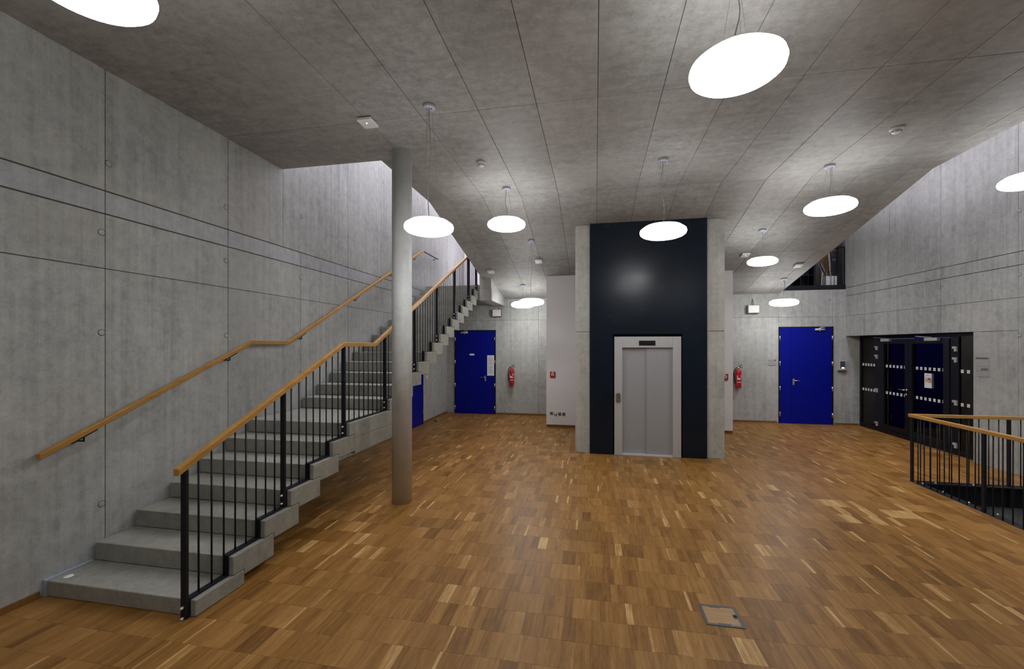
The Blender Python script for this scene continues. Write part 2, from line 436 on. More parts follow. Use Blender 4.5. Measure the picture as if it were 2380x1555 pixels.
# ================================================================ ceiling
ce = MB()
ce.box(XSL, XSR, Y0, YF, ZC+.006, ZC+.45).box(XL, XSL, Y0, YSE, ZC+.006, ZC+.45)
ce.prism([(YF, ZC+.006), (YB+.3, zc(YB+.3)+.006), (YB+.3, 4.8), (YF, 4.815)], 0, XSL, XSR)
ce = ce.build('ceiling', 'joint', kind='structure', origin=(0, 0, 0)); tag(ce, 'folded fair-faced concrete ceiling slab', 'ceiling')
cxs = [XL, -3.615, -3.01, -2.407, -1.805, -1.183, -.58, .022, .625, 1.23, 1.835, 2.44, 3.045, 3.65, 4.25, XSR]
cys = [Y0, -.92, 1.68, 4.285, YF, 9.42, YB]
g_c = .0025
for a, b in zip(cxs[:-1], cxs[1:]):
    for c, d in zip(cys[:-1], cys[1:]):
        parts = []
        if d <= 4.3 or a >= XSL: parts.append((a, b, c, d))
        elif b <= XSL: 
            if c < YSE: parts.append((a, b, c, YSE))
        else:
            if c < YSE: parts.append((a, b, c, YSE)); parts.append((XSL-g_c, b, YSE-2*g_c, d))
            else: parts.append((XSL-g_c, b, c, d))
        for (x0, x1, y0, y1) in parts:
            x0 += g_c; x1 -= g_c; y0 += g_c; y1 -= g_c
            MB().prism([(y0, zc(y0)), (y1, zc(y1)), (y1, zc(y1)+.05), (y0, zc(y0)+.05)], 0, x0, x1).build('concrete_panel', 'ceil', ce, bevel=.002, seg=1)
# upper storey: roof with two long roof lights above the open wells
rf = MB()
rf.box(XL-.3, -4.1, Y0, 16, ROOF, ROOF+.2).box(-4.1, -2.85, Y0, 5.4, ROOF, ROOF+.2).box(-4.1, -2.85, 13.2, 16, ROOF, ROOF+.2)
rf.box(-2.85, 4.7, Y0, 16, ROOF, ROOF+.2).box(4.7, 5.9, Y0, 2.0, ROOF, ROOF+.2).box(4.7, 5.9, 9.2, 16, ROOF, ROOF+.2).box(5.9, 7.2, Y0, 16, ROOF, ROOF+.2)
rf.build('ceiling_upper', 'ceil', kind='structure', label='upper storey roof slab with two roof lights', cat='ceiling')
MB().box(6.29, 6.60, 11.96, 13.9, 3.436, ROOF).build('wall_gallery_side', 'wall', kind='structure', label='concrete side wall of the upper gallery', cat='wall')
uw = MB()
uw.box(XL-.3, -2.45, 13.6, 13.9, 3.43, ROOF)
uw.build('wall_landing', 'white_paint', kind='structure', label='white wall at the head of the stairs', cat='wall')
MB().box(-2.62, -2.45, 10.3, 13.6, 4.0, ROOF).build('wall_upper', 'white_paint', kind='structure', label='upper storey wall beside the stair head', cat='wall')
MB().box(4.60, 6.6, 13.6, 13.9, 3.43, ROOF).box(4.45, 4.60, 11.9, 13.6, 3.43, ROOF).build('wall_gallery', 'wall', kind='structure', label='rear wall of the upper gallery', cat='wall')
box('floor_landing', 'step', (XL, -2.83, 10.62, 13.6, 3.10, 3.435), kind='structure', label='concrete floor at the head of the stairs', cat='floor')
box('floor_gallery', 'step', (4.55, 6.6, 11.97, 13.6, 3.33, 3.435), kind='structure', label='concrete floor of the upper gallery', cat='floor')
# stair head slab edge seen at the end of the sloping ceiling
tb = MB().box(-2.81, -2.50, 10.30, YB, 3.05, 3.335).build('trim_2', 'wall', kind='structure', bevel=.004, label='lower concrete edge of the stair head slab', cat='trim')
MB().box(-2.815, -2.52, 10.325, YB, 3.34, 3.80).build('trim_3', 'wall', kind='structure', bevel=.004, label='upper concrete edge of the stair head slab', cat='trim')

# ================================================================ stairwell going down (right)
MB().box(HX0-.012, HX0+.01, Y0, HY1, -.30, .004).box(HX0, 6.3, HY1-.006, HY1+.012, -.30, .004).build('trim_4', 'black', kind='structure', label='black steel edge around the stairwell opening', cat='trim')
MB().box(HX0, 6.6, HY1+.10, HY1+.4, -3.4, -.30).box(HX0-.35, HX0-.1, Y0, HY1+.4, -3.4, -.30).box(6.35, 6.6, Y0, HY1+.4, -3.4, 0).build('wall_stairwell', 'wall', kind='structure', label='concrete walls of the stairwell below the opening', cat='wall')
box('floor_lower', 'step', (HX0-.4, 6.6, Y0, HY1+.4, -3.5, -3.4), kind='structure', label='lower storey floor below the stairwell', cat='floor')

# ================================================================ column
MB().lathe([(.122, 0), (.122, ZC+.02)], (-2.372, 5.03, 0), 48).build('concrete_column', 'column', label='round concrete column standing beside the stair landing', cat='column')

# ================================================================ staircase
SX0, SX1 = -4.185, -2.814
steps = {}
for n in range(1, 7): steps[n] = (2.607+.3297*(n-1), .120+.1533*(n-1))
for n in range(8, 23): steps[n] = (5.585+.3355*(n-8), 1.195+.160*(n-8))
steps[7] = (4.585, 1.040)
st = empty('staircase', (-3.5, 2.6, 0), 'straight concrete staircase of block steps along the left wall', 'staircase')
for n in sorted(steps):
    y, z = steps[n]; gp = .004
    if n == 1: poly = [(y, .002), (y+.44, .002), (y+.44, z), (y, z)]
    elif n == 7:
        MB().prism([(y, .8867+gp), (y+.112, .8867+gp), (y+.112, .845), (5.70, .845), (5.70, z), (y, z)], 0, SX0, SX1).build('landing', 'step', st, bevel=.006)
        box('landing_base', 'step', (SX0, SX1, y+.116, 5.75, .66, .843), st, bevel=.004)
        continue
    else:
        zp = steps[n-1][1]+gp; th = .21 if n > 7 else .195; d = .44
        poly = [(y, zp), (y+.112, zp), (y+.112, z-th), (y+d, z-th), (y+d, z), (y, z)]
    MB().prism(poly, 0, SX0, SX1).build('step', 'step', st, bevel=.006)
MB().box(XL+.002, SX0-.001, 2.60, 2.93, .002, .126).build('sealant_strip', 'sealant', st)
# round marker let into the first tread
MB().lathe([(.032, 0), (.032, .002), (.001, .002)], (-4.10, 2.69, .120), 24).build('step_marker', 'paper', label='small white round disc on the lowest tread near the wall', cat='marker')

# ---------------------------------------------------------------- railing of the stairs
RX = -2.877
rl = empty('stair_railing', (RX, 2.56, 0), 'black steel stair railing with vertical bars and oak handrail', 'railing')
hr = [(RX, 2.515, 1.085), (RX, 4.545, 1.985), (RX, 5.275, 1.985), (RX, 10.25, 1.985+.4770*(10.25-5.275))]
MB().bar(hr, .050, .052).build('handrail', 'rail', rl, bevel=.006, label='oak handrail')
def rail_z(y):
    for (x0, ya, za), (x1, yb, zb) in zip(hr[:-1], hr[1:]):
        if ya <= y <= yb: return za+(zb-za)*(y-ya)/(yb-ya)
    return hr[0][2] if y < hr[0][1] else hr[-1][2]
def tread_z(y):
    z = 0
    for n in sorted(steps):
        if steps[n][0]-.014 <= y: z = steps[n][1]
    return z
bw = .046
for n in sorted(steps):                        # flat steel band stepping up over treads and risers
    y, z = steps[n]
    yn = steps[n+1][0] if n+1 in steps else 10.62
    zprev = steps[n-1][1] if n > 1 else .0
    MB().prism([(y-.014, zprev+.014 if n > 1 else .02), (y-.001, zprev+.014 if n > 1 else .02), (y-.001, z+.002), (yn-.001, z+.002), (yn-.001, z+.016), (y-.014, z+.016)], 0, RX-bw/2, RX+bw/2).build('stringer_band', 'black', rl)
post_steps = [1, 4, 7, 8, 11, 14, 17, 20, 22]
py = []
for n in post_steps:
    y = steps[n][0]-.027; z0 = steps[n-1][1]+.016 if n > 1 else .004
    py.append(y)
    po = MB().box(RX-.023, RX+.023, y-.012, y+.012, z0, rail_z(y)-.050).build('post', 'black', rl, bevel=.0015, seg=1)
    zt = steps[n][1]
    for zz in (zt-.035, zt-.110):
        MB().lathe([(.010, 0), (.010, -.014), (.006, -.02), (.001, -.021)], (RX, y-.012, zz), 10, 'y').build('bolt', 'bolt', po)
for a, b in zip(py[:-1], py[1:]):
    cnt = 8 if b-a > .8 else 5
    for i in range(1, cnt+1):
        y = a+(b-a)*i/(cnt+1)
        MB().tube([(RX, y, tread_z(y)+.014), (RX, y, rail_z(y)-.048)], .0068, 8).build('baluster', 'black', rl)

# ---------------------------------------------------------------- handrail on the wall
wx = -4.150
wh = empty('wall_handrail', (wx, 2.53, 0), 'oak handrail on black brackets along the left concrete wall', 'handrail')
wp = [(wx, 2.53, 1.125), (wx, 4.60, 2.01), (wx, 5.25, 2.01), (wx, 10.02, 2.01+.4810*(10.02-5.25))]
MB().bar(wp, .046, .048).build('handrail', 'rail', wh, bevel=.006)
def wz(y):
    for (x0, ya, za), (x1, yb, zb) in zip(wp[:-1], wp[1:]):
        if ya <= y <= yb: return za+(zb-za)*(y-ya)/(yb-ya)
for y in (2.83, 4.28, 5.52, 6.97, 8.3, 9.50):
    sl_ = .43 if y < 4.6 else .48
    m = MB(); z = wz(y)-.050
    m.prism([(y-.09, z-.09*sl_-.008), (y+.09, z+.09*sl_-.008), (y+.09, z+.09*sl_), (y-.09, z-.09*sl_)], 0, wx-.018, wx+.018)
    m.tube([(wx, y, z-.004), (wx, y, z-.045), (XL-.005, y, z-.045)], .007, 8)
    m.build('bracket', 'black', wh)
ze = wp[-1][2]-.045
m = MB().box(wx-.02, wx+.02, 10.03, 11.0, ze-.010, ze).tube([(wx, 10.78, ze-.004), (wx, 10.78, ze-.06), (XL-.005, 10.78, ze-.06)], .008, 8).build('end_bar', 'black', wh)

# ================================================================ lift
sh = MB()
sh.box(-.36, -.10, 7.975, 10.31, 0, zc(7.975)).box(1.885, 2.172, 7.975, 10.31, 0, zc(7.975)).box(-.10, 1.885, 8.25, 10.31, 0, zc(8.25))
sh = sh.build('wall_shaft', 'joint', kind='structure'); tag(sh, 'concrete lift shaft walls', 'wall')
for x0, x1 in ((-.362, -.098), (1.883, 2.174)):
    for z0, z1 in ((0, 2.19), (2.196, zc(7.96)+.02)):
        box('concrete_panel', 'pillar', (x0, x1, 7.96, 8.9, z0, z1), sh, bevel=.006)
lf = empty('lift_entrance', (.89, 7.9, 0), 'silver two-leaf sliding lift entrance in a navy black panel', 'elevator')
pz = zc(7.90)
cl = MB().box(-.095, .308, 7.90, 8.0, .004, pz).box(1.478, 1.880, 7.90, 8.0, .004, pz).box(.308, 1.478, 7.90, 8.0, 2.150, pz).build('cladding_panel', 'panel', lf, label='large satin navy black cladding panel')
MB().box(.308, 1.478, 7.985, 8.0, 0, 2.15).build('recess', 'rubber', lf)
fr = MB().box(.330, .466, 7.885, 7.98, .002, 2.102).box(1.318, 1.456, 7.885, 7.98, .002, 2.102).box(.467, 1.317, 7.886, 7.98, 1.910, 2.102).build('door_frame', 'silver', lf, bevel=.002)
box('floor_display', 'rubber', (.752, 1.030, 7.879, 7.892, 1.946, 2.032), fr, bevel=.003)
box('door_leaf', 'leaf_metal', (.462, .888, 7.955, 7.975, .038, 1.914), lf, bevel=.002)
box('door_leaf', 'leaf_metal', (.884, 1.322, 7.930, 7.950, .038, 1.914), lf, bevel=.002)
box('sill', 'bolt', (.467, 1.317, 7.89, 7.98, .002, .034), lf)
def oval(cx, cz, hw, hh, n=10):
    pts = []
    for i in range(n+1): a = math.pi*i/n; pts.append((cx+hw*math.cos(a), cz+hh-hw+hw*math.sin(a)))
    for i in range(n+1): a = math.pi+math.pi*i/n; pts.append((cx+hw*math.cos(a), cz-hh+hw+hw*math.sin(a)))
    return pts
MB().prism(oval(.398, 1.020, .040, .086), 1, 7.872, 7.888).build('call_panel_rim', 'grey_plastic', fr)
cp = MB().prism(oval(.398, 1.020, .034, .080), 1, 7.864, 7.873).build('call_panel', 'chrome', fr)
MB().lathe([(.014, 0), (.014, -.004), (.001, -.005)], (.398, 7.864, 1.025), 14, 'y').build('call_button', 'slate', fr)
box('call_display', 'slate', (.384, .412, 7.860, 7.866, 1.050, 1.064), fr)

# ================================================================ blue doors
def hinge(parent, x, y, z, dx):
    MB().box(x-.012, x+.012, y-.014, y, z-.055, z+.055).tube([(x+dx*.006, y-.018, z-.055), (x+dx*.006, y-.018, z+.055)], .008, 8).build('hinge', 'chrome', parent)
def lever(parent, x, z, y, d):
    m = MB().box(x-.022, x+.022, y-.010, y, z-.115, z+.045)
    m.tube([(x, y, z), (x, y-.05, z), (x+d*.02, y-.055, z), (x+d*.125, y-.055, z)], .010, 8)
    m.lathe([(.011, 0), (.011, -.016), (.001, -.016)], (x, y, z-.075), 10, 'y')
    m.build('door_handle', 'chrome', parent, bevel=.002, seg=1)
def closer(parent, x0, x1, z, y):
    m = MB().tube([(x0, y-.035, z), (x1, y-.035, z)], .026, 12)
    m.box(x0+.02, x1-.02, y-.03, y, z-.02, z+.02)
    m.tube([((x0+x1)/2, y-.035, z-.05), ((x0+x1)/2, y-.035, z+.045)], .014, 8)
    m.tube([((x0+x1)/2, y-.04, z+.045), (x1-.01, y-.09, z+.05), (x1-.06, y-.02, z+.06)], .008, 6)
    m.build('door_closer', 'silver', parent)
YD = YB-.012
d1 = empty('door_1', (-3.376, YD, 0), 'blue steel door with a tall notice below the upper flight', 'door', kind='structure')
MB().box(-3.98, -3.955, YD-.012, YB+.02, 0, 2.382).box(-2.797, -2.772, YD-.012, YB+.02, 0, 2.382).box(-3.955, -2.797, YD-.012, YB+.02, 2.357, 2.382).build('door_frame', 'bronze', d1)
box('door_leaf', 'blue', (-3.952, -2.800, YD-.008, YB+.015, .006, 2.354), d1, bevel=.002)
for z in (2.131, 1.474, .817, .173):
    hinge(d1, -3.957, YD-.008, z, -1); hinge(d1, -2.795, YD-.008, z, 1)
lever(d1, -3.066, 1.045, YD-.008, -1); closer(d1, -3.787, -3.575, 2.315, YD-.008)
box('name_plate', 'paper', (-3.53, -3.392, YD-.012, YD-.008, 1.662, 1.712), d1)
nt = box('notice', 'paper', (-3.012, -2.812, YD-.012, YD-.008, 1.092, 1.665), d1)
box('printed_text', 'print', (-2.985, -2.840, YD-.0128, YD-.012, 1.615, 1.628), nt)
for i in range(17):
    z = 1.585-i*.026
    if i == 8: continue
    box('printed_text', 'print', (-2.99, -2.835-random.random()*.02, YD-.0128, YD-.012, z-.010, z), nt)
d2 = empty('door_2', (5.114, YD, 0), 'wide blue steel door left of the glazed doors', 'door', kind='structure')
MB().box(4.505, 4.533, YD-.012, YB+.02, 0, 2.412).box(5.695, 5.723, YD-.012, YB+.02, 0, 2.412).box(4.533, 5.695, YD-.012, YB+.02, 2.384, 2.412).build('door_frame', 'bronze', d2)
box('door_leaf', 'blue', (4.536, 4.790, YD-.006, YB+.015, .006, 2.381), d2, bevel=.002)
box('door_leaf', 'blue', (4.794, 5.692, YD-.008, YB+.015, .006, 2.381), d2, bevel=.002)
for z in (2.136, 1.502, .878, .234):
    hinge(d2, 4.531, YD-.008, z, -1); hinge(d2, 5.692, YD-.010, z, 1)
lever(d2, 4.840, 1.075, YD-.008, 1); closer(d2, 5.307, 5.517, 2.338, YD-.008)
d3 = empty('door_3', (XL, 9.55, 0), 'blue door in the side wall under the stairs', 'door', kind='structure')
MB().box(XL-.01, XL+.022, 10.085, 10.115, 0, 2.13).box(XL-.01, XL+.022, 8.99, 9.02, 0, 2.13).box(XL-.01, XL+.022, 9.02, 10.085, 2.10, 2.13).build('door_frame', 'blue', d3)
box('door_leaf', 'blue', (XL-.01, XL+.014, 9.023, 10.082, .006, 2.097), d3, bevel=.002)
for z in (1.85, 1.30, .90, .3):
    MB().box(XL+.012, XL+.026, 10.07, 10.10, z-.05, z+.05).build('hinge', 'slate', d3)

# ================================================================ glazed double door in the right wall
G = XR
gd = empty('door_4', (G, 10.2, 0), 'black framed glazed double doors with side panes', 'door', kind='structure')
yl = [12.0, 11.83, 11.31, 11.27, 10.98, 10.32, 10.215, 10.11, 9.315, 9.24, 9.09, 8.985, 8.60]
TOPZ = 2.172
fm = MB()
fm.box(G-.03, G+.05, 11.83, 11.90, 0, TOPZ)            # far jamb
fm.box(G-.03, G+.05, 8.45, 11.83, TOPZ-.07, TOPZ)        # head
fm.box(G-.03, G+.05, 8.45, 11.83, 0, .09)            # bottom rail of the frame
fm.box(G-.03, G+.05, 11.12, 11.31, .09, TOPZ-.07).box(G-.03, G+.05, 8.985, 9.17, .09, TOPZ-.07)
fm.build('door_frame', 'bronze', gd, bevel=.003)
def leaf(y0, y1, st0, st1):
    m = MB().box(G-.045, G+.03, y0, y0+st0, .10, 2.08).box(G-.045, G+.03, y1-st1, y1, .10, 2.08)
    m.box(G-.045, G+.03, y0+st0, y1-st1, .10, .20).box(G-.045, G+.03, y0+st0, y1-st1, 1.985, 2.08)
    lfp = m.build('door_leaf', 'bronze', gd, bevel=.003)
    box('pane', 'glass', (G-.010, G-.004, y0+st0, y1-st1, .20, 1.985), lfp)
    return lfp
la = leaf(10.225, 11.115, .095, .135)
lb = leaf(9.175, 10.215, .14, .100)
box('pane', 'glass', (G-.010, G-.004, 11.31, 11.83, .09, TOPZ-.07), gd)
box('pane', 'glass', (G-.010, G-.004, 8.45, 8.985, .09, TOPZ-.07), gd)
def marks(y0, y1, cnt, par, sz=.062):
    for z in (1.493, .905):
        for i in range(cnt):
            y = y0+(y1-y0)*i/(cnt-1)
            m = MB()
            for dy in (-1, 1):
                for dz in (-1, 1):
                    cy_, cz_ = y+dy*sz/4, z+dz*sz/4; h_ = sz/4-.0022
                    m.box(G-.0125, G-.0102, cy_-h_, cy_+h_, cz_-h_, cz_+h_)
            m.build('square_mark', 'marker', par)
marks(11.785, 11.375, 5, gd); marks(10.93, 10.36, 6, la); marks(10.02, 9.345, 7, lb); marks(8.935, 8.55, 4, gd)
for y, d in ((11.24, 1), (9.05, -1)):
    for z in (1.885, 1.69, .925, .165):
        MB().box(G-.060, G-.030, y-.045, y+.045, z+.005, z+.045).box(G-.060, G-.030, y-.045, y, z-.045, z+.005).build('hinge', 'silver', gd, bevel=.003, seg=1)
for y0, y1 in ((10.72, 11.0), (9.38, 9.70)):
    m = MB().box(G-.10, G-.045, y0, y1, 2.035, 2.095).tube([(G-.07, (y0+y1)/2, 2.10), (G-.13, y1+.16, 2.125), (G-.05, y1+.30, 2.128)], .010, 6)
    m.build('door_closer', 'silver', gd, bevel=.003, seg=1)
m = MB().tube([(G-.045, 10.255, 1.03), (G-.10, 10.255, 1.03), (G-.105, 10.275, 1.03), (G-.105, 10.40, 1.03)], .010, 8)
m.lathe([(.024, 0), (.024, -.012), (.001, -.014)], (G-.045, 10.255, 1.03), 14, 'x').lathe([(.022, 0), (.022, -.02), (.001, -.022)], (G-.045, 10.255, .935), 14, 'x')
m.build('door_handle', 'chrome', la)
# paper notice taped to the glass
nt = empty('paper_notice', (G-.014, 9.72, 1.13), 'white paper notice with a small photo on the glass door', 'notice')
mb = MB(); N = 6
for i in range(N+1):
    u = i/N; yy = 9.815-.215*u; off = .010*math.sin(u*5)+.004
    zz0 = 1.125+.02*(1-u)*(u > .5)
    mb.v += [(G-.014-off, yy, 1.125), (G-.014-off, yy-.004*math.sin(6*u), 1.408)]
for i in range(N): mb.f.append((2*i, 2*i+2, 2*i+3, 2*i+1))
pg = mb.build('sheet', 'paper', nt)
so = pg.modifiers.new('thick', 'SOLIDIFY'); so.thickness = .0008
box('printed_photo', 'skin', (G-.0285, G-.0275, 9.645, 9.775, 1.235, 1.318), nt)
box('printed_photo', 'print_dark', (G-.0290, G-.0284, 9.650, 9.700, 1.285, 1.318), nt)
box('printed_text', 'print', (G-.0290, G-.0284, 9.69, 9.755, 1.363, 1.372), nt)
# corridor behind the glass: dim, with blue doors on its far wall
co = MB().box(7.9, 8.1, 7.9, 13.2, 0, 2.6).box(6.6, 8.1, 12.6, 12.8, 0, 2.6).box(6.6, 8.1, 7.9, 8.1, 0, 2.6).build('wall_corridor', 'wall', kind='structure', label='dim concrete walls of the corridor behind the glass', cat='wall')
box('ceiling_corridor', 'wall', (6.36, 8.1, 7.9, 12.8, 2.5, 2.62), kind='structure', label='corridor ceiling behind the glass', cat='ceiling')
box('floor_corridor', 'wall', (6.34, 8.1, 7.9, 12.8, -.1, 0), kind='structure', label='grey corridor floor behind the glass', cat='floor')
d5 = empty('door_5', (7.88, 11.9, 0), 'dark blue door in the corridor seen through the left glass leaf', 'door', kind='structure')
box('door_leaf', 'blue', (7.86, 7.9, 11.0, 12.55, .0, 2.2), d5)
d6 = empty('door_6', (7.88, 10.3, 0), 'dark blue door in the corridor seen through the right glass leaf', 'door', kind='structure')
box('door_leaf', 'blue', (7.86, 7.9, 9.6, 10.85, .0, 2.2), d6)

# ================================================================ stairwell guard railing on the right
gx, gy, gz = 4.450, 7.175, .965
gr = empty('guard_railing', (gx, gy, 0), 'black steel guard railing with oak handrail round the stairwell opening', 'railing')
MB().box(gx-.025, gx+.028, 2.0, gy+.025, gz-.045, gz).build('handrail', 'rail', gr, bevel=.005, label='oak handrail')
MB().box(gx+.0285, 6.18, gy-.025, gy+.025, gz-.045, gz).build('handrail', 'railx', gr, bevel=.005, label='oak handrail')
MB().box(gx-.008, gx+.10, 2.0, gy+.008, -.012, -.002).box(gx+.10, 6.17, gy-.10, gy+.008, -.012, -.002).build('base_flange', 'black', gr)
for (x, y) in ((gx, gy-.02), (gx, 5.99), (gx, 4.8), (gx, 3.6), (gx+1.17, gy)):
    MB().box(x-.012, x+.012, y-.022, y+.022, -.30, gz-.044).build('post', 'black', gr, bevel=.0015, seg=1)
for a, b in ((gy-.02, 5.99), (5.99, 4.8), (4.8, 3.6)):
    for i in range(1, 10):
        y = a+(b-a)*i/10
        MB().tube([(gx, y, -.10), (gx, y, gz-.042)], .0066, 8).build('baluster', 'black', gr)
for a, b in ((gx, gx+1.17), (gx+1.17, 6.30)):
    for i in range(1, 10 if b < 6 else 5):
        x = a+(b-a)*i/(10 if b < 6 else 5)
        MB().tube([(x, gy, -.10), (x, gy, gz-.042)], .0066, 8).build('baluster', 'black', gr)
for p in ((gx+.08, 7.075), (gx+.085, 6.714), (gx+.085, 6.315), (gx+.09, 5.932), (gx+.09, 5.5), (4.72, gy-.05), (5.17, gy-.05), (5.51, gy-.05)):
    MB().lathe([(.011, -.003), (.011, .006), (.007, .012), (.001, .013)], (p[0], p[1], 0), 10).build('bolt', 'bolt', gr)

# ================================================================ pendant lamps
def disc_profile(R, h, n=2.5, k=12):
    out = []
    for i in range(k+1):
        a = -math.pi/2+math.pi*i/k
        out.append((max(.002, R*abs(math.cos(a))**(2/n)), h*math.copysign(abs(math.sin(a))**(2/n), math.sin(a))))
    return out
def pendant(x, y, z, R, top, label, kink=0, h=None, slope=0):
    h = h or .082*R/.295
    o = empty('pendant_lamp', (x, y, z-h), label, 'lamp', 'disc pendant lamps')
    MB().lathe(disc_profile(R, h), (x, y, z), 40).build('lamp_shade', 'glow', o)
    MB().lathe([(R*.80, h*.72), (R*.78, h*.92), (R*.65, h*1.05), (.05, h*1.10), (.001, h*1.10)], (x, y, z), 40).build('added_uplight_shield', 'white', o)  # opaque cover added to block upward glow, sized to keep the ceiling darker
    cn = MB().lathe([(.064, 0), (.064, -.032), (.060, -.036), (.001, -.036)], (x, y, 0), 28).build('canopy', 'canopy', o, origin=(x, y, 0))
    cn.location = Vector((x, y, top))-Vector(WORLD[o]); cn.rotation_euler = (math.atan(-slope), 0, 0)
    for dx in (-.026, .026):
        MB().lathe([(.005, 0), (.005, -.008), (.001, -.008)], (dx, -.005, -.036), 8).build('canopy_screw', 'slate', cn, local=True, origin=(dx, -.005, -.036))
    zt = top-.036; zb = z+h*.9
    pts = []
    for i in range(13):
        u = i/12; L = zt-zb
        pts.append((x+.022*kink*math.sin(u*math.pi*1.7)*math.sin(u*math.pi), y-.01*math.sin(u*5), zt-L*u))
    MB().tube(pts, .0042, 6).build('power_cable', 'cable', o)
    for i in range(3):
        a = 2*math.pi*i/3+.5
        MB().tube([(x+.03*math.cos(a), y+.03*math.sin(a), zt), (x+.11*math.cos(a), y+.11*math.sin(a), zb)], .0011, 5).build('suspension_wire', 'cable', o)
    return o
pendant(.92, 3.10, 3.79, .295, ZC, 'largest glowing white disc lamp hanging nearest, above the right half of the floor', 1)
pendant(-2.29, 1.575, 3.62, .255, ZC, 'glowing white disc lamp cut off at the top left corner', 1)
pendant(-1.645, 4.107, 3.135, .247, ZC, 'low glowing white disc lamp overlapping the round column', 1.2)
pendant(-1.341, 6.485, 3.80, .290, ZC, 'glowing white disc lamp between the column and the lift shaft', -1)
pendant(-1.242, 8.437, 2.80, .250, zc(8.437), 'low glowing white disc lamp left of the lift, overlapping another', 1, slope=SL)
pendant(-1.819, 10.854, 2.985, .295, zc(10.854), 'far glowing white disc lamp partly hidden behind a nearer one left of the lift', 1, slope=SL)
pendant(.86, 5.867, 3.42, .290, ZC, 'glowing white disc lamp in front of the navy lift panel', -1.5)
pendant(3.087, 6.491, 3.805, .297, ZC, 'glowing white disc lamp near the fold of the ceiling at right', .5)
pendant(2.937, 8.446, 3.45, .245, zc(8.446), 'small glowing white disc lamp right of the lift shaft', .6, slope=SL)
pendant(4.233, 10.878, 2.925, .292, zc(10.878), 'far glowing white disc lamp above the right blue door', .8, slope=SL)
pendant(4.79, 5.87, 3.80, .250, ROOF, 'glowing white disc lamp cut off by the right picture edge', .5)
pendant(2.9, .2, 3.80, .295, ZC, 'added unseen disc lamp behind the camera on the right, lighting the near floor', .5)  # extra lamp out of view, added to brighten the near floor
pendant(-2.6, -1.4, 3.80, .295, ZC, 'added unseen disc lamp behind the camera on the left, lighting the near floor', .5)  # second added lamp out of view, lifting the near area

# ================================================================ small ceiling devices
def ceiling_box(x, y, label, s=.075):
    z = zc(y); o = empty('emergency_light', (x, y, z), label, 'light', 'square emergency lights on the ceiling')
    if y > YF: o.rotation_euler = (-math.atan(SL), 0, 0)
    b = MB().box(-s, s, -s*1.15, s*1.15, -.042, -.012).build('housing', 'white', o, bevel=.006, local=True)
    MB().box(-s*.9, s*.9, -s, s, -.012, 0).build('base', 'grey_plastic', o, local=True)
    MB().lathe([(.008, 0), (.008, -.004), (.001, -.006)], (0, -.02, -.042), 12).build('light_lens', 'led', o, local=True)
ceiling_box(-2.40, 4.255, 'square white emergency light on the ceiling above the stair landing', .080)
ceiling_box(-2.42, 9.87, 'square white emergency light on the ceiling by the stair head')
ceiling_box(-1.22, 9.38, 'square white emergency light on the sloping ceiling left of the lift')
ceiling_box(2.97, 9.46, 'square white emergency light on the sloping ceiling right of the lift')
ceiling_box(4.20, 10.09, 'square white emergency light at the right edge of the sloping ceiling')
def smoke(x, y, label):
    z = zc(y); o = empty('smoke_detector', (x, y, z), label, 'detector', 'smoke detectors')
    MB().lathe([(.062, 0), (.062, -.016), (.055, -.022), (.001, -.022)], (x, y, z), 28).build('base', 'white', o)
    MB().lathe([(.052, -.024), (.050, -.036), (.036, -.050), (.018, -.056), (.001, -.057)], (x, y, z), 28).build('sensor_head', 'white', o)
    for i in range(6):
        a = math.pi*i/3+.2
        MB().tube([(x+.047*math.cos(a-.38), y+.047*math.sin(a-.38), z-.040), (x+.049*math.cos(a), y+.049*math.sin(a), z-.040), (x+.047*math.cos(a+.38), y+.047*math.sin(a+.38), z-.040)], .004, 6).build('vent_slot', 'slate', o)
smoke(-1.479, 5.524, 'round white smoke detector on the ceiling right of the column')
smoke(3.289, 5.533, 'round white smoke detector on the ceiling at the far right')

